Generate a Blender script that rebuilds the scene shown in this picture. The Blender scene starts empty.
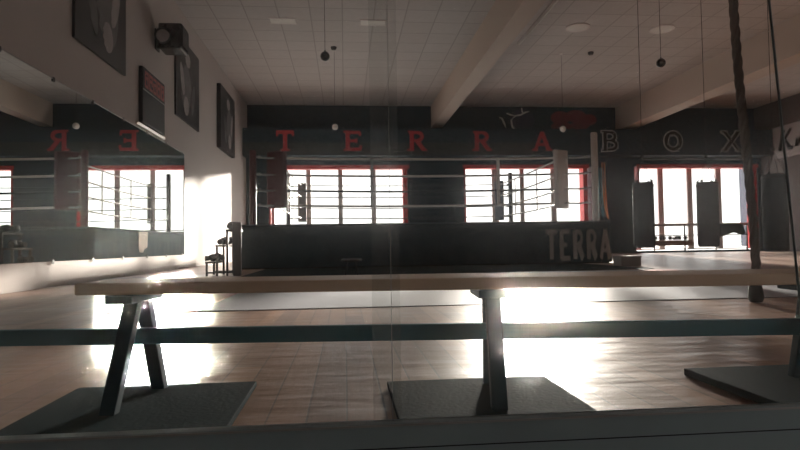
import bpy, bmesh, math, random
from mathutils import Vector, Matrix, Euler
random.seed(4)
S = bpy.context.scene
COL = S.collection

# ------------------------------------------------------------------ camera
F_PX, CAM_H = 590.0, 0.56
D = Vector((-55, -21, -F_PX)).normalized()
H_ = Vector((1, .015, 0))
X = (H_ - H_.dot(D) * D).normalized()
Z = X.cross(D)
cam_d = bpy.data.cameras.new('camera')
cam = bpy.data.objects.new('camera', cam_d)
COL.objects.link(cam)
cam_d.sensor_width = 36.0
cam_d.lens = F_PX / 800 * 36
cam_d.clip_start = .02
cam_d.clip_end = 800
cam.matrix_world = Matrix.Translation((0, 0, CAM_H)) @ Matrix((X, D, Z)).to_4x4()
S.camera = cam

# ------------------------------------------------------------------ sky, sun, exposure
W = bpy.data.worlds.new('sky')
S.world = W
W.use_nodes = True
nt = W.node_tree
bg = nt.nodes['Background']
tc = nt.nodes.new('ShaderNodeTexCoord')
sep = nt.nodes.new('ShaderNodeSeparateXYZ')
cr = nt.nodes.new('ShaderNodeValToRGB')
nt.links.new(tc.outputs['Generated'], sep.inputs[0])
nt.links.new(sep.outputs['Z'], cr.inputs[0])
cr.color_ramp.elements[0].position = 0.0
cr.color_ramp.elements[0].color = (1.0, .95, .90, 1)
cr.color_ramp.elements[1].position = .6
cr.color_ramp.elements[1].color = (.92, .95, 1.0, 1)
nt.links.new(cr.outputs[0], bg.inputs['Color'])
bg.inputs['Strength'].default_value = 17.0
SUN_DIR = Vector((.31, 1.0, .168)).normalized()       # towards the sun
sun_d = bpy.data.lights.new('sun', 'SUN')
sun_d.energy = 165.0
sun_d.color = (1.0, .90, .80)
sun_d.angle = math.radians(3)
sun = bpy.data.objects.new('sun', sun_d)
COL.objects.link(sun)
sun.rotation_euler = SUN_DIR.to_track_quat('Z', 'Y').to_euler()
sun.location = SUN_DIR * 120
S.view_settings.view_transform = 'Standard'
S.view_settings.look = 'None'
S.view_settings.gamma = 1.0
S.view_settings.use_curve_mapping = False
S.view_settings.exposure = -2.48
S.cycles.sample_clamp_indirect = 0

# ------------------------------------------------------------------ materials
def newmat(name):
    m = bpy.data.materials.new(name); m.use_nodes = True
    return m, m.node_tree, m.node_tree.nodes['Principled BSDF']

def mat(name, col, rough=.6, metal=0.0, var=.12, scale=6.0, spec=.5, bump=0.0, emit=None):
    m, t, p = newmat(name)
    n = t.nodes.new('ShaderNodeTexNoise'); n.inputs['Scale'].default_value = scale
    n.inputs['Detail'].default_value = 4
    g = t.nodes.new('ShaderNodeTexCoord')
    t.links.new(g.outputs['Object'], n.inputs['Vector'])
    mx = t.nodes.new('ShaderNodeMix'); mx.data_type = 'RGBA'
    mx.inputs['A'].default_value = (*[c * (1 - var) for c in col], 1)
    mx.inputs['B'].default_value = (*[min(1, c * (1 + var)) for c in col], 1)
    t.links.new(n.outputs['Fac'], mx.inputs['Factor'])
    t.links.new(mx.outputs['Result'], p.inputs['Base Color'])
    p.inputs['Roughness'].default_value = rough
    p.inputs['Metallic'].default_value = metal
    p.inputs['Specular IOR Level'].default_value = spec
    if bump:
        b = t.nodes.new('ShaderNodeBump'); b.inputs['Strength'].default_value = bump
        b.inputs['Distance'].default_value = .02
        t.links.new(n.outputs['Fac'], b.inputs['Height']); t.links.new(b.outputs[0], p.inputs['Normal'])
    if emit:
        p.inputs['Emission Color'].default_value = (*emit[0], 1)
        p.inputs['Emission Strength'].default_value = emit[1]
    return m

def brickmat(name, c1, c2, mortar, bw, bh, ms, rough, offset=.5, rot=0.0, bump=.2, grain=False, spec=.5, coat=0):
    m, t, p = newmat(name)
    g = t.nodes.new('ShaderNodeTexCoord'); mp = t.nodes.new('ShaderNodeMapping')
    mp.inputs['Rotation'].default_value = (0, 0, rot)
    t.links.new(g.outputs['Object'], mp.inputs[0])
    b = t.nodes.new('ShaderNodeTexBrick')
    b.offset = offset; b.inputs['Scale'].default_value = 1
    b.inputs['Brick Width'].default_value = bw; b.inputs['Row Height'].default_value = bh
    b.inputs['Mortar Size'].default_value = ms; b.inputs['Mortar Smooth'].default_value = .3
    b.inputs['Color1'].default_value = (*c1, 1); b.inputs['Color2'].default_value = (*c2, 1)
    b.inputs['Mortar'].default_value = (*mortar, 1)
    t.links.new(mp.outputs[0], b.inputs['Vector'])
    n = t.nodes.new('ShaderNodeTexNoise'); n.inputs['Scale'].default_value = 1
    n.inputs['Detail'].default_value = 6; n.inputs['Roughness'].default_value = .6
    mp2 = t.nodes.new('ShaderNodeMapping'); mp2.inputs['Scale'].default_value = (14, 1.2, 1) if grain else (5, 5, 5)
    t.links.new(g.outputs['Object'], mp2.inputs[0]); t.links.new(mp2.outputs[0], n.inputs['Vector'])
    r = t.nodes.new('ShaderNodeMapRange'); r.inputs['To Min'].default_value = .6 if grain else .9
    r.inputs['To Max'].default_value = 1.35 if grain else 1.08
    t.links.new(n.outputs['Fac'], r.inputs['Value'])
    mx = t.nodes.new('ShaderNodeVectorMath'); mx.operation = 'MULTIPLY'
    t.links.new(b.outputs['Color'], mx.inputs[0]); t.links.new(r.outputs[0], mx.inputs[1])
    t.links.new(mx.outputs[0], p.inputs['Base Color'])
    p.inputs['Roughness'].default_value = rough
    p.inputs['Specular IOR Level'].default_value = spec
    p.inputs['Coat Weight'].default_value = coat
    p.inputs['Coat Roughness'].default_value = .12
    if grain:
        n2 = t.nodes.new('ShaderNodeTexNoise'); n2.inputs['Scale'].default_value = 1.3; n2.inputs['Detail'].default_value = 5
        t.links.new(g.outputs['Object'], n2.inputs['Vector'])
        r2 = t.nodes.new('ShaderNodeMapRange'); r2.inputs['To Min'].default_value = rough - .10
        r2.inputs['To Max'].default_value = rough + .14
        t.links.new(n2.outputs['Fac'], r2.inputs['Value']); t.links.new(r2.outputs[0], p.inputs['Roughness'])
    bp = t.nodes.new('ShaderNodeBump'); bp.inputs['Strength'].default_value = bump; bp.inputs['Distance'].default_value = .01
    if grain:       # slow waviness of the worn varnish
        n3 = t.nodes.new('ShaderNodeTexNoise'); n3.inputs['Scale'].default_value = 1; n3.inputs['Detail'].default_value = 3
        mp3 = t.nodes.new('ShaderNodeMapping'); mp3.inputs['Scale'].default_value = (2.2, 6.5, 1); mp3.inputs['Rotation'].default_value = (0, 0, .35)
        t.links.new(g.outputs['Object'], mp3.inputs[0]); t.links.new(mp3.outputs[0], n3.inputs['Vector'])
        b3 = t.nodes.new('ShaderNodeBump'); b3.inputs['Strength'].default_value = .55; b3.inputs['Distance'].default_value = .02
        t.links.new(n3.outputs['Fac'], b3.inputs['Height']); t.links.new(b3.outputs[0], bp.inputs['Normal'])
    mth = t.nodes.new('ShaderNodeMath'); mth.operation = 'SUBTRACT'
    t.links.new(n.outputs['Fac'], mth.inputs[0]); t.links.new(b.outputs['Fac'], mth.inputs[1])
    t.links.new(mth.outputs[0], bp.inputs['Height']); t.links.new(bp.outputs[0], p.inputs['Normal'])
    return m

def glassmat(name, film=0.0, haze=0.0, gloss=.03, col=(.97, .975, .97)):
    m, t, p = newmat(name)
    t.nodes.remove(p)
    out = [n for n in t.nodes if n.type == 'OUTPUT_MATERIAL'][0]
    tr = t.nodes.new('ShaderNodeBsdfTransparent'); tr.inputs[0].default_value = (*col, 1)
    cur = tr.outputs[0]
    def mixin(sh, f):
        nonlocal cur
        mx = t.nodes.new('ShaderNodeMixShader'); mx.inputs[0].default_value = f
        t.links.new(cur, mx.inputs[1]); t.links.new(sh.outputs[0], mx.inputs[2]); cur = mx.outputs[0]
    if haze:
        rf = t.nodes.new('ShaderNodeBsdfRefraction'); rf.inputs['IOR'].default_value = 1.12; rf.inputs['Roughness'].default_value = .75
        mixin(rf, haze)
        rf = t.nodes.new('ShaderNodeBsdfRefraction'); rf.inputs['IOR'].default_value = 1.1; rf.inputs['Roughness'].default_value = .4
        mixin(rf, haze)
    if film:
        d = t.nodes.new('ShaderNodeBsdfTranslucent'); d.inputs[0].default_value = (.6, .62, .62, 1); mixin(d, film)
        d = t.nodes.new('ShaderNodeBsdfDiffuse'); d.inputs[0].default_value = (.55, .6, .6, 1); mixin(d, film)
    if gloss:
        g = t.nodes.new('ShaderNodeBsdfGlossy'); g.inputs['Roughness'].default_value = 0.02; mixin(g, gloss)
    t.links.new(cur, out.inputs[0])
    return m

M = {}
M['wood_floor'] = brickmat('wood_floor', (.15, .060, .026), (.30, .145, .072), (.085, .038, .018), 1.9, .13, .004, .34, rot=math.pi / 2, bump=.12, grain=True, spec=1.0)
M['ceiling'] = brickmat('ceiling_tiles', (.66, .62, .60), (.62, .58, .56), (.46, .43, .41), .914, .914, .022, .85, offset=0, bump=.3)
M['white_wall'] = mat('white_wall', (.62, .56, .53), .8, scale=2, var=.05)
M['beam'] = mat('beam_paint', (.62, .52, .45), .8, var=.05, scale=1.5)
M['dark_wall'] = mat('dark_green_wall', (.013, .040, .058), .75, var=.15, scale=1.2)
M['band'] = mat('green_grey_haze', (.035, .05, .05), .6)
M['red_paint'] = mat('red_paint', (.70, .04, .04), .5)
M['mullion'] = mat('mullion_paint', (.62, .56, .53), .5)
M['red_letter'] = mat('red_letter', (.50, .05, .06), .6)
M['dark_red'] = mat('dark_red_vinyl', (.10, .012, .02), .45)
M['outline_grey'] = mat('outline_grey', (.50, .52, .52), .6)
M['emblem_white'] = mat('emblem_white', (.75, .76, .75), .6)
M['red_reveal'] = mat('red_reveal', (.62, .05, .06), .5)
M['black'] = mat('black', (.009, .015, .018), .55)
M['black_gloss'] = mat('black_gloss', (.012, .014, .016), .25)
M['black_vinyl'] = mat('black_vinyl', (.010, .020, .024), .6, bump=.15, scale=12, spec=.2)
M['apron'] = mat('apron_vinyl', (.028, .075, .105), .6, scale=1.5, var=.2)
M['apron_text'] = mat('apron_lettering', (.36, .35, .35), .6)
M['canvas'] = mat('ring_canvas', (.12, .16, .2), .8)
M['rope_white'] = mat('rope_white', (.85, .80, .76), .6)
M['rope_dark'] = mat('rope_dark', (.05, .07, .08), .5)
M['white_vinyl'] = mat('white_vinyl', (.80, .74, .70), .5)
M['blue_vinyl'] = mat('blue_vinyl', (.07, .10, .14), .5)
M['grey_vinyl'] = mat('grey_vinyl', (.20, .17, .16), .6)
M['steel'] = mat('steel', (.45, .45, .45), .35, metal=1)
M['dark_steel'] = mat('dark_steel', (.06, .065, .07), .4, metal=.6)
M['bench_wood'] = brickmat('bench_wood', (.68, .46, .31), (.72, .50, .34), (.6, .4, .27), 9, 2, .0, .45, bump=.1)
M['bench_leg'] = mat('bench_leg_paint', (.022, .055, .070), .6, bump=.1, spec=.2)
M['rail_paint'] = mat('teal_rail_paint', (.034, .15, .19), .5, bump=.1)
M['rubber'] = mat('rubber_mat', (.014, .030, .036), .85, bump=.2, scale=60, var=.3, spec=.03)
M['tatami'] = mat('grey_blue_mat', (.36, .37, .41), .40, scale=3, spec=.8)
M['tatami_red'] = mat('red_mat', (.55, .12, .12), .4, scale=3, spec=.8)
M['alu'] = mat('aluminium_frame', (.30, .38, .40), .5, metal=.0)
M['bar_grey'] = mat('bar_grey', (.16, .20, .20), .5)
M['alu_light'] = mat('aluminium_edge', (.45, .45, .44), .35, metal=.5)
M['poster_dark'] = mat('poster_dark', (.010, .013, .017), .4)
M['poster_grey'] = mat('poster_grey', (.15, .15, .16), .45, scale=3, var=.5)
M['poster_pale'] = mat('poster_pale', (.42, .38, .38), .45, scale=3, var=.4)
M['red_led'] = mat('red_led_dots', (.36, .07, .07), .5, emit=((1, .15, .12), .08))
M['lamp_tube'] = mat('lamp_tube', (.9, .85, .8), .4, emit=((1, .9, .78), 3.0))
M['lamp_white'] = mat('lamp_white', (.80, .72, .68), .35)
M['lamp_dark'] = mat('lamp_dark', (.02, .022, .024), .25)
M['lamp_off'] = mat('lamp_cover', (.85, .82, .76), .5)
M['hemp'] = mat('hemp_rope', (.12, .10, .085), .9, bump=.4, scale=30)
M['sign_white'] = mat('sign_white', (.42, .42, .43), .6)
M['grey_wall'] = mat('grey_wall', (.12, .115, .115), .8)
M['step_wood'] = mat('step_paint', (.030, .028, .028), .5)
M['pale_box'] = mat('pale_box', (.34, .33, .31), .6)
M['ground'] = mat('pale_ground', (.55, .52, .48), .9)
M['house'] = mat('house_wall', (.12, .13, .16), .9)
M['orange'] = mat('orange_plastic', (.75, .22, .04), .4)
M['teal'] = mat('teal_plastic', (.05, .30, .36), .4)
M['blue_logo'] = mat('blue_logo', (.03, .045, .085), .6)
M['red_logo'] = mat('red_logo', (.24, .03, .045), .6)
M['rack_board'] = mat('rack_board', (.22, .17, .15), .6)
M['dust_glass'] = glassmat('dusty_glass', film=.010, haze=.013, gloss=.025)
M['window_glass'] = glassmat('window_glass', gloss=.03)
mm, t_, p_ = newmat('mirror'); M['mirror'] = mm
p_.inputs['Base Color'].default_value = (.80, .84, .83, 1); p_.inputs['Metallic'].default_value = 1; p_.inputs['Roughness'].default_value = .0

# ------------------------------------------------------------------ mesh helpers
def box(bm, x0, x1, y0, y1, z0, z1, rot=None, piv=None):
    v = [bm.verts.new((x, y, z)) for x in (x0, x1) for y in (y0, y1) for z in (z0, z1)]
    for f in ((0, 1, 3, 2), (4, 6, 7, 5), (0, 4, 5, 1), (2, 3, 7, 6), (0, 2, 6, 4), (1, 5, 7, 3)):
        bm.faces.new([v[i] for i in f])
    if rot is not None:
        bmesh.ops.rotate(bm, cent=piv or (0, 0, 0), matrix=rot, verts=v)
    return v

def tube(bm, pts, r, n=10, cap=True, rr=None):
    pts = [Vector(p) for p in pts]
    rings = []
    for i, p in enumerate(pts):
        d = (pts[min(i + 1, len(pts) - 1)] - pts[max(i - 1, 0)]).normalized()
        a = d.cross(Vector((0, 0, 1)) if abs(d.z) < .9 else Vector((1, 0, 0))).normalized()
        b = d.cross(a)
        q = rr[i] if rr else r
        rings.append([bm.verts.new(p + (a * math.cos(2 * math.pi * k / n) + b * math.sin(2 * math.pi * k / n)) * q) for k in range(n)])
    for i in range(len(rings) - 1):
        for k in range(n):
            bm.faces.new((rings[i][k], rings[i][(k + 1) % n], rings[i + 1][(k + 1) % n], rings[i + 1][k]))
    if cap:
        bm.faces.new(rings[0][::-1]); bm.faces.new(rings[-1])

def lathe(bm, prof, cx=0, cy=0, n=24):
    rings = []
    for r, z in prof:
        if r < 1e-5: rings.append([bm.verts.new((cx, cy, z))])
        else: rings.append([bm.verts.new((cx + r * math.cos(2 * math.pi * k / n), cy + r * math.sin(2 * math.pi * k / n), z)) for k in range(n)])
    for a, b in zip(rings, rings[1:]):
        for k in range(n):
            k2 = (k + 1) % n
            if len(a) == 1 and len(b) == 1: continue
            if len(a) == 1: bm.faces.new((a[0], b[k2], b[k]))
            elif len(b) == 1: bm.faces.new((a[k], a[k2], b[0]))
            else: bm.faces.new((a[k], a[k2], b[k2], b[k]))
    for r, fl in ((rings[0], 1), (rings[-1], 0)):
        if len(r) > 1: bm.faces.new(r[::-1] if fl else r)

def ball(bm, c, r, sc=(1, 1, 1), seg=16, rot=None):
    m = Matrix.Translation(c) @ (rot.to_4x4() if rot else Matrix()) @ Matrix.Diagonal((r * sc[0], r * sc[1], r * sc[2], 1))
    bmesh.ops.create_uvsphere(bm, u_segments=seg, v_segments=max(6, seg // 2), radius=1, matrix=m)

def prism(bm, poly, T, depth):
    """poly: 2D points (u, v); T maps (u, v, w) to world; w runs 0..depth"""
    a = [bm.verts.new(T(u, v, 0)) for u, v in poly]; b = [bm.verts.new(T(u, v, depth)) for u, v in poly]
    bm.faces.new(a[::-1]); bm.faces.new(b)
    for i in range(len(poly)):
        j = (i + 1) % len(poly)
        bm.faces.new((a[i], a[j], b[j], b[i]))

def obj(name, bm, m, parent=None, smooth=False, bevel=0.0, loc=None, weld=False):
    bmesh.ops.recalc_face_normals(bm, faces=bm.faces)
    me = bpy.data.meshes.new(name); bm.to_mesh(me); bm.free()
    me.materials.append(M[m])
    if smooth:
        me.polygons.foreach_set('use_smooth', [True] * len(me.polygons)); me.update()
        me.set_sharp_from_angle(angle=math.radians(45))
    o = bpy.data.objects.new(name, me); COL.objects.link(o)
    if parent:
        o.parent = parent
    if loc: o.location = loc
    if bevel:
        b = o.modifiers.new('bevel', 'BEVEL'); b.width = bevel; b.segments = 2; b.limit_method = 'ANGLE'
    return o

def tag(o, label, cat, group=None):
    o['label'] = label; o['category'] = cat
    if group: o['group'] = group
    return o

def thing(name, label, cat, loc=(0, 0, 0), rz=0, group=None):
    o = bpy.data.objects.new(name, None); COL.objects.link(o)
    o.location = loc; o.rotation_euler = (0, 0, rz); o.empty_display_size = .1
    return tag(o, label, cat, group)

def struct(name, bm, m, parent=None, **k):
    o = obj(name, bm, m, parent, **k); o['kind'] = 'structure'
    return o

def dup(root, loc, rz, label):
    r = root.copy(); COL.objects.link(r); r.location = loc; r.rotation_euler = (0, 0, rz); r['label'] = label
    for ch in list(root.children):
        c = ch.copy(); COL.objects.link(c); c.parent = r
        for g in ch.children:
            d = g.copy(); COL.objects.link(d); d.parent = c
    return r

def sb(name, m, *b, parent=None, **k):
    bm = bmesh.new()
    for q in b: box(bm, *q)
    return struct(name, bm, m, parent, **k)

# ------------------------------------------------------------------ room shell
XL, XR, YF, YB, ZC = -4.5, 20.78, .95, 28.0, 7.24
YW = 27.6          # lower part of the back wall stands in front of the glazing
sb('floor', 'wood_floor', (XL - .2, XR + .2, -2.6, YB + .2, -.2, 0))
sb('ceiling', 'ceiling', (XL - .2, XR + .2, YF, YB + .2, ZC, ZC + .2))
sb('wall_left', 'white_wall', (XL - .2, XL, -2.6, YB + .2, 0, ZC))
sb('wall_right', 'grey_wall', (XR, XR + .2, -2.6, YB + .2, 0, ZC))
# back wall with three window openings: (x0, x1, z0, z1)
bm = bmesh.new()
y1 = YB + .2
box(bm, XL, -3.45, YW, y1, 0, 4.25); box(bm, -1.68, 2.98, YW, y1, 0, 1.33)
box(bm, 2.98, 5.72, YW, y1, 0, 4.25); box(bm, 5.72, 11.95, YW, y1, 0, 1.33)
box(bm, 11.95, 14.15, YW, y1, 0, 4.25); box(bm, 14.15, 20.6, YW, y1, 0, .10)
box(bm, 20.6, XR, YW, y1, 0, 4.25); box(bm, XL, XR, YW, y1, 4.25, 4.70); box(bm, XL, XR, YB, y1, 4.70, ZC)
box(bm, XL, XR, 26.7, YB, 4.66, 5.90)
struct('wall_back', bm, 'dark_wall')
# wall between gym and the corridor the camera stands in
GX0, GX1, GZ0, GZ1 = -1.9, 3.2, .21, 2.3
bm = bmesh.new()
box(bm, XL, GX0, YF, YF + .1, 0, ZC); box(bm, GX1, XR, YF, YF + .1, 0, ZC)
box(bm, GX0, GX1, YF + .004, YF + .1, 0, GZ0); box(bm, GX0, GX1, YF, YF + .1, GZ1, ZC)
struct('wall_front', bm, 'grey_wall')
# corridor
sb('ceiling_corridor', 'white_wall', (XL, XR, -2.6, YF, 3.0, 3.1))
bm = bmesh.new()
box(bm, XL, 4.4, -2.6, -2.4, 0, 3); box(bm, 9.4, XR, -2.6, -2.4, 0, 3); box(bm, 4.4, 9.4, -2.6, -2.4, 0, .4); box(bm, 4.4, 9.4, -2.6, -2.4, 2.8, 3)
struct('wall_rear', bm, 'white_wall')
sb('window_6', 'window_glass', (4.4, 9.4, -2.52, -2.51, .4, 2.8))  # unseen window, added to let fill daylight in behind the camera
# beams
sb('ceiling_beam', 'beam', (4.2, 4.72, YF + .1, YB, 6.18, ZC))
sb('ceiling_beam', 'beam', (13.45, 14.2, YF + .1, YB, 6.07, ZC))
sb('baseboard_left', 'white_wall', (XL, XL + .02, 1.1, YB, 0, .09))
sb('baseboard_back', 'black', (-1.68, 14.3, YW - .02, YW, 0, .09))
# lighter strip over the windows: haze put into the colour
sb('trim_1', 'band', (XL, 9.0, 26.69, 26.70, 4.68, 5.25))
for i, (a, b) in enumerate(((14.5, 15.9), (16.3, 17.9), (18.2, 19.9))):
    sb('trim_%d' % (i + 2), 'alu_light', (a, b, YW - .05, YW, 4.56, 4.62))

def window(n, x0, x1, z0, z1, mull, tz, sides=(1, 1)):
    bm = bmesh.new()
    box(bm, x0 - .12 * sides[0], x1 + .25 * sides[1], YW - .02, YB + .1, z1, z1 + .10)
    box(bm, x0 - .12 * sides[0], x1 + .3 * sides[1], YW - .03, YW - .0, z1 + .0, z1 + .17)
    if sides[0]: box(bm, x0 - .08, x0, YW - .02, YB + .1, z0, z1)
    if sides[1]: box(bm, x1, x1 + .20, YW - .02, YB + .1, z0, z1)
    w = struct('window_%d' % n, bm, 'red_paint')
    bm = bmesh.new()
    for a, b in mull: box(bm, a, b, YB, YB + .12, z0, z1)
    for z, h in tz: box(bm, x0, x1, YB + .01, YB + .11, z, z + h)
    box(bm, x0, x1, YB, YB + .12, z0, z0 + .06)
    struct('window_frame', bm, 'mullion', w)
    struct('window_pane', (lambda b: (box(b, x0, x1, YB + .05, YB + .06, z0, z1), b)[1])(bmesh.new()), 'window_glass', w)
    return w
window(1, -3.37, -1.68, .02, 4.17, [(-3.37, -3.25), (-1.79, -1.68)], [], (1, 0))
window(2, -1.68, 2.76, 1.37, 4.17, [(-1.68, -1.56), (-.29, -.08), (1.27, 1.5)], [], (0, 1))
window(3, 5.76, 11.55, 1.37, 4.17, [(7.14, 7.45), (8.53, 8.73), (10.08, 10.34)], [], (1, 1))
window(4, 14.40, 20.3, .13, 4.17, [(15.58, 15.84), (17.1, 17.36), (18.63, 18.9)], [(1.30, .14)], (1, 1))

# glazed partition in front of the camera
bm = bmesh.new()
box(bm, GX0, GX1, YF, YF + .025, GZ0 - .20, .2755); box(bm, GX0, GX1, YF, YF + .1, GZ1 - .06, GZ1)
box(bm, GX0, GX0 + .05, YF, YF + .1, .2755, GZ1 - .06); box(bm, GX1 - .05, GX1, YF, YF + .1, .2755, GZ1 - .06)
wf = struct('window_5', bm, 'alu', bevel=.002)
sb('window_edge', 'alu_light', (GX0, GX1, YF - .003, YF - .0005, .2715, .2745), parent=wf)
sb('window_groove', 'black', (GX0, GX1, YF - .0008, YF - .0005, .2355, .2375), parent=wf)
sb('window_pane', 'dust_glass', (GX0, .088, YF + .006, YF + .011, .2755, GZ1 - .06), parent=wf)
sb('window_pane', 'dust_glass', (.043, GX1, YF + .015, YF + .020, .2755, GZ1 - .06), parent=wf)  # overlap and seal added, doubling the film to imitate a vertical reflection band
sb('window_seal', 'alu_light', (.0738, .0743, YF + .011, YF + .015, .2755, GZ1 - .06), parent=wf)
bm = bmesh.new()
tube(bm, [(.80, YF + .013, .2755), (.750, YF + .013, 1.0), (.665, YF + .013, 2.24)], .0022, 8)
struct('window_bar', bm, 'bar_grey', wf)

# outside
sb('ground', 'ground', (-150, 200, YB + .2, 300, -.35, -.15))
bm = bmesh.new(); box(bm, 46.8, 60, 60, 66, -.15, 14)
hb = thing('apartment_building', 'dim grey building outside, seen through right edge of the right window', 'building', (0, 0, 0))
obj('wall', bm, 'house', hb)
for zz in (1.2, 4.2, 7.2):
    for xx in (48, 51.5, 55):
        bm = bmesh.new(); box(bm, xx, xx + 1.4, 59.9, 60.0, zz, zz + 1.6); obj('window', bm, 'black_gloss', hb)

# ------------------------------------------------------------------ floor mats
def floor_pad(name, m, x0, x1, y0, y1, th, label, cat, grp=None, z=0, bev=.004, rz=0):
    bm = bmesh.new(); box(bm, x0, x1, y0, y1, z + .0005, z + th)
    return tag(obj(name, bm, m, bevel=bev), label, cat, grp)
floor_pad('training_mat', 'tatami', -1.3, 5.6, 5.35, 11.0, .008, 'large grey blue training mat lying in front of the boxing ring', 'mat')
for a, b, l in ((-2.1, -1.31, 'left'), (5.61, 6.4, 'right')):
    floor_pad('training_mat_border', 'tatami_red', a, b, 5.35, 11.0, .008, 'dull red border mat at %s end of the grey training mat' % l, 'mat')
floor_pad('ring_shadow_sheet', 'rubber', -2.0, 6.25, 11.45, 15.2, .008, 'thin black sheet as ring shadow on the floor along the ring front', 'mat')  # dark sheet laid where the floor is only in the ring's shadow
floor_pad('rubber_mat', 'rubber', -1.045, -.36, 1.2, 2.44, .022, 'black rubber mat under the bench leg, leftmost of the three', 'mat', 'black rubber mats under the bench')
floor_pad('rubber_mat', 'rubber', .16, .80, 1.2, 2.355, .022, 'black rubber mat under the middle bench leg', 'mat', 'black rubber mats under the bench')
floor_pad('rubber_mat', 'rubber', 1.40, 2.10, 1.2, 2.36, .03, 'black rubber mat under the bench leg, rightmost of the three', 'mat', 'black rubber mats under the bench')

# ------------------------------------------------------------------ bench
BA = math.radians(-5.5)
bench = thing('bench', 'long wooden trestle bench with dark legs and teal rail behind the glass', 'bench', (0, 2.02, 0), BA)
bm = bmesh.new(); box(bm, -.925, 2.4, 0, .30, .405, .446)
obj('seat', bm, 'bench_wood', bench, bevel=.006)
bm = bmesh.new(); box(bm, -1.9, 2.4, .145, .17, .213, .272)
obj('rail', bm, 'rail_paint', bench, bevel=.004)
for lx in (-.77, .515, 1.70):
    for s, y_t, y_b in ((-1, .12, -.07), (1, .18, .29)):
        bm = bmesh.new()
        zt, zb, w = .40, .0225 if lx < 1.5 else .031, .026
        sh = (.0 if s < 0 else .018) if lx < 0 else (.012 * s)
        a = [(lx - w, y_t - .02, zt), (lx + w, y_t - .02, zt), (lx + w, y_t + .02, zt), (lx - w, y_t + .02, zt)]
        b = [(lx - w + sh, y_b - .02, zb), (lx + w + sh, y_b - .02, zb), (lx + w + sh, y_b + .02, zb), (lx - w + sh, y_b + .02, zb)]
        va = [bm.verts.new(p) for p in a]; vb = [bm.verts.new(p) for p in b]
        bm.faces.new(va); bm.faces.new(vb[::-1])
        for i in range(4): bm.faces.new((va[i], va[(i + 1) % 4], vb[(i + 1) % 4], vb[i]))
        obj('leg', bm, 'bench_leg', bench, bevel=.003)
    bm = bmesh.new(); box(bm, lx - .06, lx + .035, .02, .28, .372, .4015)
    obj('cleat', bm, 'bench_leg', bench, bevel=.003)

# ------------------------------------------------------------------ boxing ring
RX0, RX1, RY0, RY1, RZ = -2.77, 7.14, 15.3, 23.9, 1.14
ring = thing('boxing_ring', 'full boxing ring with dark apron, four ropes and corner pads', 'boxing ring', (2.185, 19.6, 0))
ro = Vector((2.185, 19.6, 0))
def rp(name, bm, m, parent=ring, **k):
    bmesh.ops.translate(bm, verts=bm.verts, vec=-ro)
    return obj(name, bm, m, parent, **k)
bm = bmesh.new()
box(bm, RX0 + .04, RX1 - .04, RY0 + .04, RY1 - .04, .0, RZ - .06)
rp('platform', bm, 'black')
bm = bmesh.new()                                       # apron cloth with soft vertical folds
def fold(p, q, n=90):
    va, vb = [], []
    d = (q - p); L = d.length; nrm = Vector((d.y, -d.x, 0)).normalized()
    for i in range(n + 1):
        t = i / n; o = nrm * (.014 * math.sin(t * L * 5.1) + .008 * math.sin(t * L * 13))
        a = p + d * t
        va.append(bm.verts.new(a + o * 1.5 + nrm * .01 + Vector((0, 0, .03)))); vb.append(bm.verts.new(a + o * .1 + Vector((0, 0, RZ - .03))))
    for i in range(n): bm.faces.new((va[i], va[i + 1], vb[i + 1], vb[i]))
c = [Vector((RX0, RY0, 0)), Vector((RX1, RY0, 0)), Vector((RX1, RY1, 0)), Vector((RX0, RY1, 0))]
for i in range(4): fold(c[i], c[(i + 1) % 4])
ap = rp('apron', bm, 'apron', smooth=True)
sd = ap.modifiers.new('thick', 'SOLIDIFY'); sd.thickness = .008
bm = bmesh.new(); box(bm, RX0 - .02, RX1 + .02, RY0 - .02, RY1 + .02, RZ - .055, RZ)
rp('canvas', bm, 'canvas', bevel=.02)
PX = {'a': (-2.38, 15.68), 'b': (6.90, 15.68), 'c': (6.75, 23.5), 'd': (-2.2, 23.5)}
RC = {'a': (-1.82, 16.0), 'b': (6.08, 16.0), 'c': (6.22, 23.2), 'd': (-1.66, 23.2)}
PH = {'a': 3.1, 'b': 3.6, 'c': 3.45, 'd': 3.45}
PM = {'a': 'dark_red', 'b': 'white_vinyl', 'c': 'dark_steel', 'd': 'dark_steel'}
RHT = [.53, .93, 1.35, 1.80]
for k in 'abcd':
    bm = bmesh.new(); x, y = PX[k]
    lathe(bm, [(.09, RZ), (.09, PH[k] - .03), (.07, PH[k]), (0, PH[k])], x, y, 16)
    po = rp('post', bm, PM[k], smooth=True)
    pts = []
    for h in RHT:
        bm = bmesh.new(); cx, cy = RC[k]
        tube(bm, [(x, y, RZ + h), ((x + cx) / 2, (y + cy) / 2, RZ + h - .02), (cx, cy, RZ + h)], .022, 8)
        ball(bm, ((x * .72 + cx * .28), (y * .72 + cy * .28), RZ + h), .045, seg=8)
        rp('turnbuckle', bm, 'steel' if k in 'ab' else 'dark_steel', smooth=True)
def rope(k1, k2, h, m, r=.026):
    bm = bmesh.new(); a = Vector((*RC[k1], RZ + h)); b = Vector((*RC[k2], RZ + h)); pts = []
    for i in range(15):
        t = i / 14; p = a.lerp(b, t); p.z -= .05 * 4 * t * (1 - t) * (1 if h < 1.7 else .7); pts.append(p)
    tube(bm, pts, r, 8)
    rp('rope', bm, m, smooth=True)
for i, h in enumerate(RHT):
    rope('a', 'b', h, 'rope_white' if i == 3 else ('rope_white', 'rope_dark', 'rope_white')[i], .030)
    rope('b', 'c', h, 'rope_white'); rope('c', 'd', h, 'rope_dark', .020); rope('d', 'a', h, 'rope_white')
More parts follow.
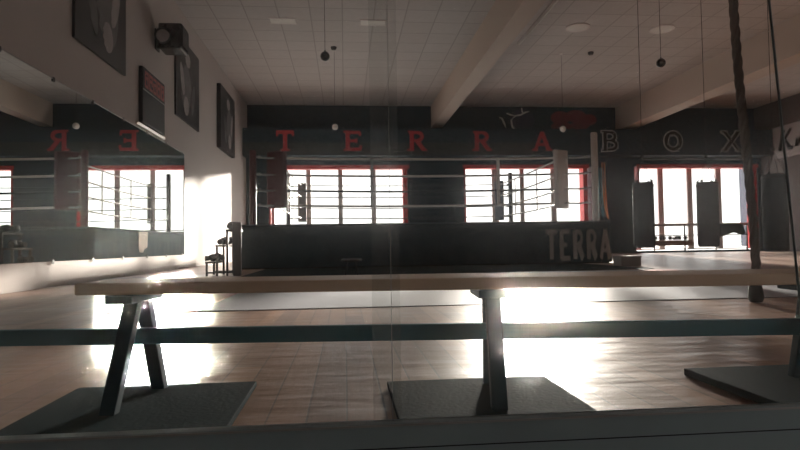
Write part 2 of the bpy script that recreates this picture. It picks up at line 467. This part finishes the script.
def pad(k, m, w, z0, z1, deg, parent=ring):
    x, y = RC[k]; bm = bmesh.new(); ang = math.radians(deg)
    n = 12; prof = []
    poly = [(-.06, -w / 2), (.05, -w / 2 * .8), (.05, w / 2 * .8), (-.06, w / 2), (-.11, w / 2 * .7), (-.13, 0), (-.11, -w / 2 * .7)]
    ca, sa = math.cos(ang), math.sin(ang)
    for zz0, zz1 in ((z0, z1),):
        prism(bm, poly, lambda u, v, q: Vector((x + u * ca - v * sa, y + u * sa + v * ca, zz0 + q)), zz1 - zz0)
    return rp('corner_pad', bm, m, bevel=.03)
pad('a', 'dark_red', .62, 1.60, 3.12, -115)
pad('b', 'white_vinyl', .54, 1.52, 3.16, -62)
pad('c', 'blue_vinyl', .42, 1.50, 3.08, 45)
pad('d', 'grey_vinyl', .42, 1.52, 3.04, 135)
for sx, zt, m in ((.75, 1.80, 'rope_dark'), (4.25, 1.80, 'rope_white')):
    bm = bmesh.new(); box(bm, sx - .045, sx + .045, 15.955, 15.985, RZ + .53 - .06, RZ + zt)
    rp('rope_spacer', bm, m)
for sy in (18.4, 20.8):
    for sx in (-1.74, 6.15):
        bm = bmesh.new(); box(bm, sx - .012, sx + .012, sy - .03, sy + .03, RZ + .48, RZ + 1.78)
        rp('rope_spacer', bm, 'rope_white')

# glyphs made of strokes -------------------------------------------------
def seg(p, q, t, ext=0):
    p, q = Vector(p), Vector(q); d = (q - p).normalized(); n = Vector((-d.y, d.x)) * t / 2
    p = p - d * ext; q = q + d * ext
    return [tuple(p - n), tuple(q - n), tuple(q + n), tuple(p + n)]
def arc(cx, cy, rx, ry, a0, a1, t, n=14):
    out = []
    for i in range(n):
        b0 = math.radians(a0 + (a1 - a0) * i / n); b1 = math.radians(a0 + (a1 - a0) * (i + 1) / n)
        o0 = (cx + rx * math.cos(b0), cy + ry * math.sin(b0)); o1 = (cx + rx * math.cos(b1), cy + ry * math.sin(b1))
        i0 = (cx + (rx - t) * math.cos(b0), cy + (ry - t) * math.sin(b0)); i1 = (cx + (rx - t) * math.cos(b1), cy + (ry - t) * math.sin(b1))
        out.append([i0, o0, o1, i1])
    return out
def glyph(ch, t=.2, serif=True, g=0.0):
    """strokes of a capital in a box 1 wide, 1 high; g grows every stroke (for an outline)"""
    P = []; T = t + 2 * g; s = .10 + 2 * g
    def st(a, b, tt=None): P.append(seg(a, b, tt or T, g))
    def sf(x, y, w=.30):
        if serif: P.append(seg((x - w / 2, y), (x + w / 2, y), s, g))
    if ch == 'T':
        st((.5, .05), (.5, .95)); st((.08, .92), (.92, .92), .16 + 2 * g)
        if serif: st((.12, .72), (.12, .9), .10 + 2 * g); st((.88, .72), (.88, .9), .10 + 2 * g)
        sf(.5, .05, .44)
    if ch == 'E':
        st((.24, .05), (.24, .95)); st((.2, .92), (.86, .92), .15 + 2 * g); st((.2, .08), (.88, .08), .15 + 2 * g); st((.3, .5), (.66, .5), .13 + 2 * g)
        if serif: st((.84, .74), (.84, .9), .1 + 2 * g); st((.87, .1), (.87, .28), .1 + 2 * g); st((.66, .38), (.66, .62), .09 + 2 * g)
        sf(.16, .05, .25); sf(.16, .95, .25)
    if ch in 'RB':
        st((.24, .05), (.24, .95))
        st((.24, .92), (.58, .92), .14 + 2 * g); st((.24, .52), (.58, .52), .12 + 2 * g)
        P += arc(.56, .72, .28 + g, .27 + g, -90, 90, .17 + 2 * g)
        if ch == 'R':
            st((.5, .5), (.82, .06)); sf(.86, .05, .24)
        else:
            st((.24, .08), (.6, .08), .14 + 2 * g); P += arc(.58, .30, .32 + g, .29 + g, -90, 90, .17 + 2 * g)
        sf(.18, .05, .34 if ch == 'R' else .25); sf(.18, .95, .25)
    if ch == 'A':
        st((.16, .05), (.5, .97), T * .75); st((.84, .05), (.5, .97), T); st((.28, .32), (.72, .32), .12 + 2 * g)
        sf(.14, .05, .3); sf(.86, .05, .32)
    if ch == 'O':
        P += arc(.5, .5, .44 + g, .50 + g, 0, 360, .2 + 2 * g, 28)
    if ch == 'X':
        st((.16, .05), (.84, .95)); st((.84, .05), (.16, .95), T * .8)
        for xx in (.14, .86): sf(xx, .05, .3); sf(xx, .95, .3)
    return P
def glyph_mesh(bm, ch, T, w, h, depth, t=.2, serif=True, g=0.0):
    for i, p in enumerate(glyph(ch, t, serif, g)):
        prism(bm, [(u * w, v * h) for u, v in p], T, depth + .0006 * (i % 7))

# TERRA on the apron
for i, ch in enumerate('TERRA'):
    bm = bmesh.new(); x0 = 5.29 + i * .37; w = .355
    glyph_mesh(bm, ch, lambda u, v, q: Vector((x0 + u, RY0 - .045 - q, .08 + v)), w, .84, .012, t=.30, serif=False)
    rp('apron_letter', bm, 'apron_text')

# letters on the back wall
def wall_letter(ch, cx, m, word, z0=4.86, h=.92, w=.93):
    bm = bmesh.new(); T = lambda u, v, q: Vector((cx - w / 2 + u, 26.688 - q, z0 + v))
    glyph_mesh(bm, ch, T, w, h, .03)
    return tag(obj('wall_letter', bm, m), word, 'letter', 'red wall letters')
wall_letter('T', -2.62, 'red_letter', 'red slab serif letter T, at left end of the wall lettering')
wall_letter('E', .42, 'red_letter', 'red slab serif letter E high on the dark back wall')
wall_letter('R', 3.34, 'red_letter', 'red slab serif letter R just left of the first ceiling beam')
wall_letter('R', 6.37, 'red_letter', 'red slab serif letter R just right of the first ceiling beam')
wall_letter('A', 9.22, 'red_letter', 'red slab serif letter A on the back wall below the red emblem')
for ch, cx, w in (('B', 12.52, .95), ('O', 15.65, 1.05), ('X', 18.6, 1.0)):
    t = thing('wall_letter', 'black letter %s with grey outline on the dark back wall' % ch, 'letter', (cx, 26.69, 4.84), 0, 'outlined wall letters')
    for m, g, q0, nm in (('outline_grey', .030, .001, 'outline'), ('black', -.015, .036, 'fill')):
        bm = bmesh.new()
        glyph_mesh(bm, ch, lambda u, v, q: Vector((-w / 2 + u, -q0 - q, v)), w, .98, .012 if nm == 'fill' else .03, g=g)
        obj(nm, bm, m, t)

# emblem: pale boxer line figure on a blue disc
em = thing('wall_emblem', 'round dark blue emblem with pale line figure on the back wall', 'emblem', (8.45, YB, 6.55))
bm = bmesh.new(); prism(bm, [(.6 * math.cos(a * math.pi / 16) + .25, .6 * math.sin(a * math.pi / 16)) for a in range(32)], lambda u, v, q: Vector((u, -.001 - q, v)), .02)
obj('disc', bm, 'blue_logo', em)
for pts in ([(-1.25, .25), (-1.05, .15), (-.9, -.2), (-.8, -.5)], [(.05, -.85), (-.35, -.45), (-.42, .05), (-.15, .35), (.25, .42), (.55, .6), (.85, .68)],
            [(-.75, .55), (-.45, .42), (-.2, .38)], [(.32, .95), (.35, .7), (.42, .5)]):
    bm = bmesh.new(); n = len(pts)
    tube(bm, [(u * .72, -.03, v * .68) for u, v in pts], .03, 6, rr=[.02] + [.045] * (n - 2) + [.02]); obj('line', bm, 'emblem_white', em, smooth=True)
er = thing('wall_emblem', 'dull red emblem of rounded glove shapes near the second beam', 'emblem', (11.2, YB, 6.58))
for i, (cx, cz, rx, rz) in enumerate(((-.55, .2, .5, .55), (.2, .35, .55, .5), (.85, .05, .4, .45), (-.5, -.5, .55, .35), (.4, -.4, .5, .35))):
    bm = bmesh.new(); prism(bm, [(cx * 1.05 + rx * .95 * math.cos(a * math.pi / 12), cz * .6 + rz * .62 * math.sin(a * math.pi / 12)) for a in range(24)], lambda u, v, q: Vector((u, -.001 - q, v)), .02 + .004 * i)
    obj('glove_shape', bm, 'red_logo', er)

# ------------------------------------------------------------------ left wall
mr = thing('wall_mirror', 'long wall mirror on the left wall reflecting the ring and windows', 'mirror', (XL, 9.6, 1.8))
bm = bmesh.new(); box(bm, .002, .014, -8.3, 7.47, .39 - 1.8, 3.22 - 1.8); obj('glass', bm, 'mirror', mr)
bm = bmesh.new(); box(bm, .002, .022, -8.3, 7.47, 3.22 - 1.8, 3.235 - 1.8); obj('edge_strip', bm, 'alu_light', mr)
for i in range(9):
    yy = -4.4 + i * 1.45
    for zz in (3.215, .385):
        bm = bmesh.new(); box(bm, .014, .03, yy - .03, yy + .03, zz - 1.8 - .035, zz - 1.8 + .035); obj('clip', bm, 'dark_steel', mr)

def poster(y0, y1, z0, z1, dep, label, seed):
    t = thing('wall_poster', label, 'poster', (XL, (y0 + y1) / 2, z0), 0, 'photo posters on the left wall')
    w, h = (y1 - y0), z1 - z0
    bm = bmesh.new(); box(bm, 0.001, dep, -w / 2, w / 2, 0, h); obj('panel', bm, 'poster_dark', t)
    r = random.Random(seed)
    T = lambda u, v, q: Vector((dep + q + .0005, u, v))
    def ell(cx, cz, rx, rz, rot, m, q):
        bm = bmesh.new(); P = []
        for a in range(24):
            u = rx * math.cos(a * math.pi / 12) * (1 + .15 * math.sin(3 * a + seed)); v = rz * math.sin(a * math.pi / 12)
            P.append((cx + u * math.cos(rot) - v * math.sin(rot), cz + u * math.sin(rot) + v * math.cos(rot)))
        prism(bm, P, T, q); obj('print', bm, m, t)
    s = 1 if seed % 2 else -1
    ell(s * .10 * w, h * .42, .21 * w, h * .30, .15 * s, 'poster_grey', .002)
    ell(s * .02 * w, h * .80, .11 * w, h * .09, 0, 'poster_pale', .003)
    ell(s * .26 * w, h * .50, .07 * w, h * .20, -.35 * s, 'poster_pale', .004)
    ell(-s * .2 * w, h * .35, .07 * w, h * .22, .3 * s, 'poster_grey', .005)
    ell(s * .1 * w, h * .20, .1 * w, h * .12, .2, 'poster_pale', .006)
poster(10.2, 12.5, 4.12, 6.5, .05, 'dark photo poster nearest the camera, high above the mirror', 3)
poster(16.15, 18.65, 4.15, 6.42, .05, 'tall dark photo poster between scoreboard and farthest poster', 4)
poster(21.4, 24.1, 4.15, 6.45, .14, 'dark photo poster farthest along left wall near the back corner', 5)

sc = thing('scoreboard', 'dark wall scoreboard with dull red display above the mirror', 'scoreboard', (XL, 14.2, 3.36))
bm = bmesh.new(); box(bm, .001, .09, -.8, .8, 0, 1.26); obj('case', bm, 'black', sc, bevel=.01)
bm = bmesh.new(); box(bm, .09, .10, -.78, .78, .74, .765); obj('divider', bm, 'alu_light', sc)
for j in range(5):
    bm = bmesh.new(); yy = -.66 + j * .29
    for zz in range(6):
        for k in range(4):
            if (k in (0, 3) and random.random() < .9) or zz in (0, 3, 5): box(bm, .09, .094, yy + k * .058, yy + k * .058 + .059, .82 + zz * .062, .82 + zz * .062 + .063)
    obj('display_digit', bm, 'red_led', sc)
tl = thing('tube_lamp', 'slim pale tube lamp on top of mirror below scoreboard', 'lamp', (XL, 14.1, 3.29))
bm = bmesh.new(); tube(bm, [(.07, -.9, 0), (.07, .9, 0)], .028, 12); obj('tube', bm, 'lamp_tube', tl, smooth=True)
bm = bmesh.new(); box(bm, .001, .06, -.9, .9, -.02, .045); obj('batten', bm, 'lamp_white', tl)

fan = thing('wall_projector', 'dark boxy projector unit with round pale lens bracketed high on left wall', 'projector', (XL, 14.6, 5.62))
bm = bmesh.new(); box(bm, .12, .68, -.25, .35, -.28, .34); obj('housing', bm, 'black_gloss', fan, bevel=.05)
bm = bmesh.new(); tube(bm, [(.25, -.25, 0), (.25, -.31, 0)], .15, 20); obj('lens', bm, 'poster_pale', fan, smooth=True)
bm = bmesh.new(); tube(bm, [(.25, -.24, 0), (.25, -.34, 0)], .19, 20, cap=False); tube(bm, [(.25, -.24, 0), (.25, -.34, 0)], .17, 20, cap=False); obj('lens_ring', bm, 'dark_steel', fan, smooth=True)
bm = bmesh.new(); box(bm, .001, .03, -.1, .2, -.25, .25); box(bm, .03, .14, 0, .08, -.2, -.14); box(bm, .03, .14, 0, .08, .14, .2); obj('bracket', bm, 'dark_steel', fan)
bm = bmesh.new()
for k in range(6): box(bm, .68, .70, -.2 + k * .09, -.15 + k * .09, -.2, .25)
obj('vent', bm, 'dark_steel', fan)

# ------------------------------------------------------------------ steps with gloves
st = thing('ring_steps', 'dark open frame steps rising toward the left end of the ring', 'steps', (-2.76, 12.0, 0))
HS = [.29, .62, .93]
for i, z in enumerate(HS):
    bm = bmesh.new(); box(bm, i * .2 - .02, i * .2 + .20, .075, .8, z - .04, z); obj('tread', bm, 'step_wood', st, bevel=.005)
for yy in (.10, .75):
    for i, z in enumerate(HS):
        bm = bmesh.new(); box(bm, i * .2 - .01, i * .2 + .03, yy - .02, yy + .02, 0, z - .04); obj('leg', bm, 'step_wood', st)
    bm = bmesh.new(); box(bm, 0, .59, yy - .015, yy + .015, .05, .08); obj('side_rail', bm, 'step_wood', st)
bm = bmesh.new(); box(bm, .54, .70, 0, .07, .001, 1.07); obj('back_panel', bm, 'black', st, bevel=.01)
def glove(label, loc, rz, tip):
    t = thing('boxing_glove', label, 'boxing glove', loc, rz, 'boxing gloves on the ring steps')
    bm = bmesh.new(); ball(bm, (.0, 0, .075), .092, (1.2, .85, .82)); ball(bm, (.055, 0, .095), .072, (1, 1, .95)); obj('mitt', bm, 'black_vinyl', t, smooth=True)
    bm = bmesh.new(); ball(bm, (.02, .06, .06), .035, (1.6, .8, .8), 12); obj('thumb', bm, 'black_vinyl', t, smooth=True)
    bm = bmesh.new(); tube(bm, [(-.08, 0, .06), (-.16, 0, .06)], .055, 14, rr=[.048, .056]); obj('cuff', bm, 'black', t, smooth=True)
    return t
g0 = glove('black boxing glove lying on the lowest ring step, left one', (-2.66, 12.28, .291), .4, 0)
for l, s, r in (('black boxing glove lying on the lowest ring step, right one', (-2.60, 12.55, .291), 2.2),
                ('black boxing glove on the middle ring step, nearer one', (-2.45, 12.28, .621), 1.2),
                ('black boxing glove on the middle ring step, farther one', (-2.42, 12.55, .621), .2),
                ('black boxing glove on the top ring step, nearer one', (-2.31, 12.28, .931), 1.7),
                ('black boxing glove on the top ring step, farther one', (-2.31, 12.63, .931), 1.4)):
    dup(g0, s, r, l)

# ------------------------------------------------------------------ stool and low box
stl = thing('stool', 'small dark corner stool on the floor against the ring apron', 'stool', (.12, 11.224, 0))
bm = bmesh.new(); lathe(bm, [(.0, .27), (.19, .27), (.20, .29), (.19, .315), (0, .32)]); obj('seat', bm, 'dark_steel', stl, smooth=True)
for a in range(4):
    bm = bmesh.new(); an = a * math.pi / 2 + .78; tube(bm, [(.10 * math.cos(an), .10 * math.sin(an), .27), (.17 * math.cos(an), .17 * math.sin(an), 0.001)], .012, 8); obj('leg', bm, 'dark_steel', stl)
pb = thing('low_box', 'low pale box on the floor beside right end of the ring', 'box', (6.55, 13.2, 0))
bm = bmesh.new(); box(bm, -.26, .22, -.2, .2, .001, .21); obj('body', bm, 'pale_box', pb, bevel=.01)
bm = bmesh.new(); box(bm, -.27, .23, -.21, .21, .21, .235); obj('lid', bm, 'pale_box', pb, bevel=.008)

bm = bmesh.new(); n = 10; V = []
for j in range(8):
    for i in range(n + 1):
        u = i / n
        V.append(bm.verts.new((RX0 - .03 - .03 - .02 * math.sin(u * 14 + j * .3) * j / 7, 18.3 + u * .8 + .03 * j / 7 * math.sin(j), RZ + .012 - (.62 + .08 * math.sin(u * 5)) * j / 7)) if j else bm.verts.new((RX0 + .25, 18.3 + u * .8, RZ + .012)))
for j in range(7):
    for i in range(n): a = j * (n + 1) + i; bm.faces.new((V[a], V[a + 1], V[a + n + 2], V[a + n + 1]))
tw = obj('towel', bm, 'rope_white', smooth=True); q_ = tw.modifiers.new('s', 'SOLIDIFY'); q_.thickness = .01
tag(tw, 'pale towel draped over left edge of ring, seen in the mirror', 'towel')
# jump ropes hanging from the right front post
def jump_rope(label, m, x, y, zt, zb, sp, hang):
    t = thing('jump_rope', label, 'jump rope', (x, y, zt), 0, 'jump ropes on the ring post')
    bm = bmesh.new(); pts = []
    for i in range(21):
        a = math.pi * i / 20; pts.append((sp * math.cos(a) * .5 + hang * (1 - abs(math.cos(a))), -.02 * math.sin(a), -(zt - zb) * math.sin(a) ** .8))
    tube(bm, pts, .013, 6); obj('cord', bm, m, t, smooth=True)
    for s in (-1, 1):
        bm = bmesh.new(); tube(bm, [(s * sp * .5, 0, .01), (s * sp * .5, 0, -.14)], .014, 8); obj('handle', bm, m, t, smooth=True)
jump_rope('white jump rope hanging on the pale front ring post', 'rope_white', 6.85, 15.55, 2.75, 1.25, .07, 0)
jump_rope('teal jump rope hanging beside the pale front ring post', 'teal', 7.02, 15.6, 2.6, 1.25, .08, .05)
jump_rope('orange jump rope hanging outermost from the front ring post', 'orange', 7.12, 15.62, 2.75, 1.2, .07, .12)

# ------------------------------------------------------------------ heavy bags
def heavy_bag(label, x, y, z0, z1, r):
    t = thing('heavy_bag', label, 'punching bag', (x, y, z0), 0, 'black heavy bags hanging from the ceiling')
    L = z1 - z0
    bm = bmesh.new(); lathe(bm, [(0, .0), (r * .85, .0), (r * .97, .03), (r, .09), (r * 1.01, L * .5), (r * .985, L - .05), (r * .93, L - .01), (0, L - .02)], n=32)
    obj('body', bm, 'black_vinyl', t, smooth=True)
    bm = bmesh.new()
    lathe(bm, [(r * 1.0, L - .10), (r * 1.03, L - .095), (r * 1.03, L - .05), (r * 1.0, L - .045)], n=32); obj('band', bm, 'black', t, smooth=True)
    for a in range(4):
        an = a * math.pi / 2 + .5
        bm = bmesh.new(); ball(bm, (r * .95 * math.cos(an), r * .95 * math.sin(an), L + .01), .03, seg=8)
        p = Vector((r * .93 * math.cos(an), r * .93 * math.sin(an), L)); q = Vector((0, 0, L + .5))
        tube(bm, [p, q], .006, 6); obj('chain', bm, 'dark_steel', t)
    bm = bmesh.new(); ball(bm, (0, 0, L + .52), .04, seg=10); obj('swivel', bm, 'dark_steel', t)
    bm = bmesh.new(); tube(bm, [(0, 0, L + .52), (0, 0, ZC - z0)], .006, 6); obj('cable', bm, 'dark_steel', t)
    bm = bmesh.new(); lathe(bm, [(0, ZC - z0 - .05), (.06, ZC - z0 - .05), (.07, ZC - z0 - .001), (0, ZC - z0 - .001)], n=12); obj('ceiling_mount', bm, 'dark_steel', t)
heavy_bag('black heavy bag hanging just right of the boxing ring', 6.07, 11.5, .43, 1.77, .205)
heavy_bag('black heavy bag hanging before the middle of the right window', 7.45, 11.5, .43, 1.77, .205)
heavy_bag('larger black heavy bag hanging right of the climbing rope', 8.93, 11.5, .31, 1.93, .235)
# ------------------------------------------------------------------ climbing rope
cr_ = thing('climbing_rope', 'thick twisted climbing rope hanging down to the floor at right', 'rope', (3.64, 5.0, 0))
for k in range(3):
    bm = bmesh.new(); pts = []
    N = 330
    for i in range(N):
        z = .16 + (ZC - .16) * i / (N - 1)
        a = z * 16 + k * 2 * math.pi / 3
        lean = .05 - .048 * z + .012 * math.sin(z * 2.1)
        rr = .019
        pts.append((lean + rr * math.cos(a), rr * math.sin(a), z))
    tube(bm, pts, .023, 7); obj('strand', bm, 'hemp', cr_, smooth=True)
bm = bmesh.new(); lathe(bm, [(0, .004), (.05, .004), (.065, .04), (.06, .10), (.045, .17), (.05, .20), (0, .21)], .03, 0, 16); obj('end_whipping', bm, 'black', cr_, smooth=True)
# ------------------------------------------------------------------ rack by the right window
rk = thing('dumbbell_rack', 'low two rail dumbbell rack standing before the right window', 'rack', (17.3, 27.2, 0))
for xx in (-2.45, -.9, .7, 2.3):
    bm = bmesh.new(); box(bm, xx - .025, xx + .025, -.03, .03, 0, 1.36); box(bm, xx - .025, xx + .025, -.25, .25, 0, .04); obj('upright', bm, 'dark_steel', rk)
for z in (1.33, .84):
    bm = bmesh.new(); tube(bm, [(-2.5, 0, z), (2.4, 0, z)], .022, 8); obj('rail', bm, 'dark_steel', rk, smooth=True)
bm = bmesh.new(); box(bm, -2.5, -.55, -.2, .2, .34, .60); obj('shelf', bm, 'rack_board', rk, bevel=.01)
def dumbbell(label, loc, rz, s):
    t = thing('dumbbell', label, 'dumbbell', loc, rz, 'dumbbells on the rack shelf')
    bm = bmesh.new(); tube(bm, [(-.1 * s, 0, .11 * s), (.1 * s, 0, .11 * s)], .016 * s, 8); obj('handle', bm, 'steel', t, smooth=True)
    for q in (-1, 1):
        bm = bmesh.new(); tube(bm, [(q * .09 * s, 0, .11 * s), (q * .12 * s, 0, .11 * s), (q * .2 * s, 0, .11 * s), (q * .22 * s, 0, .11 * s)], .1, 6, rr=[.08 * s, .11 * s, .11 * s, .08 * s]); obj('head', bm, 'black', t)
    return t
d0 = dumbbell('black dumbbell at left end of the rack shelf', (15.05, 27.2, .601), .1, 1.0)
for l, x, r in (('black dumbbell second from left on the rack shelf', 15.5, .0), ('black dumbbell in the middle of the rack shelf', 15.92, 1.35),
                ('black dumbbell second from right on the rack shelf', 16.28, .05), ):
    dup(d0, (x, 27.2, .601), r, l)
def jacket():
    bm = bmesh.new(); n = 14; V = []
    for side in (-1, 1):
        for j in range(7):
            for i in range(n + 1):
                u = i / n; L = .56 - .12 * u + .06 * math.sin(u * 9) if side < 0 else .4 + .05 * math.sin(u * 7)
                z = 1.36 - L * j / 6
                V.append(bm.verts.new((18.2 + u * 1.2 - .08 * (j / 6) * (.5 - u) * 2, 27.2 + side * (.028 + .03 * math.sin(u * 15) * j / 6 + .05 * (j / 6)), z)))
    W_ = n + 1
    for s in (0, 1):
        for j in range(6):
            for i in range(n):
                a = s * 7 * W_ + j * W_ + i; bm.faces.new((V[a], V[a + 1], V[a + W_ + 1], V[a + W_]))
    for i in range(n): bm.faces.new((V[i], V[i + 1], V[7 * W_ + i + 1], V[7 * W_ + i]))
    o = obj('draped_jacket', bm, 'black', smooth=True); s = o.modifiers.new('s', 'SOLIDIFY'); s.thickness = .02
    tag(o, 'black jacket draped over the rack rail right of the second heavy bag', 'jacket')
jacket()

# sign on right wall
sg = thing('wall_sign', 'white sign with black script letters on the right wall', 'sign', (XR, 25.5, 4.43))
bm = bmesh.new(); box(bm, -.06, -.001, -4.0, 1.15, .0, 1.52); obj('board', bm, 'sign_white', sg, bevel=.01)
def script(pts, m='black', r=.06):
    bm = bmesh.new(); tube(bm, [(-.075, 1.25 - u * .75, v) for u, v in pts], r, 6); obj('letter_stroke', bm, m, sg, smooth=True)
script([(.75, .35), (.95, .8), (1.1, 1.3)], r=.09); script([(1.75, 1.3), (1.3, .95), (1.0, .8)], r=.07); script([(1.05, .85), (1.35, .7), (1.6, .38), (1.85, .4)], r=.09)
script([(2.1, .4), (2.2, .75), (2.25, .45), (2.5, .78), (2.75, .7), (2.8, .4), (3.1, .45)], r=.06)
script([(3.3, .75), (3.3, .45), (3.65, .42), (3.7, .78), (3.75, .45), (4.1, .5)], r=.06)

# ------------------------------------------------------------------ ceiling fittings
def pendant(label, x, y, z, m):
    t = thing('pendant_lamp', label, 'lamp', (x, y, z), 0, 'globe lamps hanging on thin cords')
    bm = bmesh.new(); ball(bm, (0, 0, 0), .105, seg=20); obj('globe', bm, m, t, smooth=True)
    bm = bmesh.new(); lathe(bm, [(0, .09), (.02, .09), (.015, .13), (0, .15)], n=12); obj('cap', bm, 'dark_steel', t, smooth=True)
    bm = bmesh.new(); tube(bm, [(0, 0, .15), (0, 0, ZC - z)], .006, 6); obj('cord', bm, 'dark_steel', t)
    bm = bmesh.new(); lathe(bm, [(0, ZC - z - .04), (.06, ZC - z - .03), (.07, ZC - z - .001), (0, ZC - z - .001)], n=12); obj('canopy', bm, 'lamp_white', t)
pendant('dark globe hanging on a cord over left half of the ring', -.39, 13, 4.76, 'lamp_dark')
pendant('dark globe hanging on a cord between the two ceiling beams', 7.39, 13, 4.72, 'lamp_dark')
pendant('white globe hanging near the back wall beside red letter E', -.29, 20, 4.60, 'lamp_white')
pendant('white globe hanging near the back wall beside red letter A', 7.68, 20, 4.56, 'lamp_white')
for x, l in ((-1.75, 'left'), (.91, 'right')):
    t = thing('ceiling_light', 'unlit square ceiling panel light, %s one above the ring' % l, 'ceiling light', (x, 17.45, ZC), 0, 'ceiling panel lights')
    bm = bmesh.new(); box(bm, -.36, .36, -.18, .18, -.02, -.001); obj('diffuser', bm, 'lamp_off', t)
    bm = bmesh.new(); box(bm, -.4, .4, -.22, -.18, -.025, -.001); box(bm, -.4, .4, .18, .22, -.025, -.001); obj('frame', bm, 'lamp_white', t)
for x, l in ((7.28, 'left'), (10.02, 'right')):
    t = thing('ceiling_light', 'round unlit ceiling light, %s one between the beams' % l, 'ceiling light', (x, 17.5, ZC), 0, 'round ceiling lights')
    bm = bmesh.new(); lathe(bm, [(0, -.05), (.25, -.045), (.33, -.02), (.34, -.001), (0, -.001)], n=24); obj('diffuser', bm, 'lamp_off', t, smooth=True)
    bm = bmesh.new(); lathe(bm, [(.33, -.03), (.37, -.03), (.37, -.001), (.33, -.001)], n=24); obj('rim', bm, 'lamp_white', t, smooth=True)
for x, y, l in ((8.68, 19.8, 'small dark smoke detector on the ceiling between the beams'), (-.3, 19.7, 'small dark smoke detector on the ceiling over the ring')):
    t = thing('smoke_detector', l, 'smoke detector', (x, y, ZC))
    bm = bmesh.new(); lathe(bm, [(0, -.10), (.07, -.10), (.1, -.04), (.1, -.001), (0, -.001)], n=16); obj('body', bm, 'dark_steel', t, smooth=True)
    bm = bmesh.new(); lathe(bm, [(0, -.12), (.02, -.12), (.02, -.10), (0, -.10)], n=10); obj('sensor', bm, 'steel', t)
tb = thing('ceiling_tube_light', 'long slim unlit tube light on the ceiling between the beams', 'ceiling light', (5.85, 17.1, ZC))
bm = bmesh.new(); box(bm, -.05, .05, -1.9, 1.9, -.05, -.001); obj('housing', bm, 'lamp_white', tb)
bm = bmesh.new(); tube(bm, [(0, -1.85, -.07), (0, 1.85, -.07)], .025, 10); obj('tube', bm, 'lamp_off', tb, smooth=True)
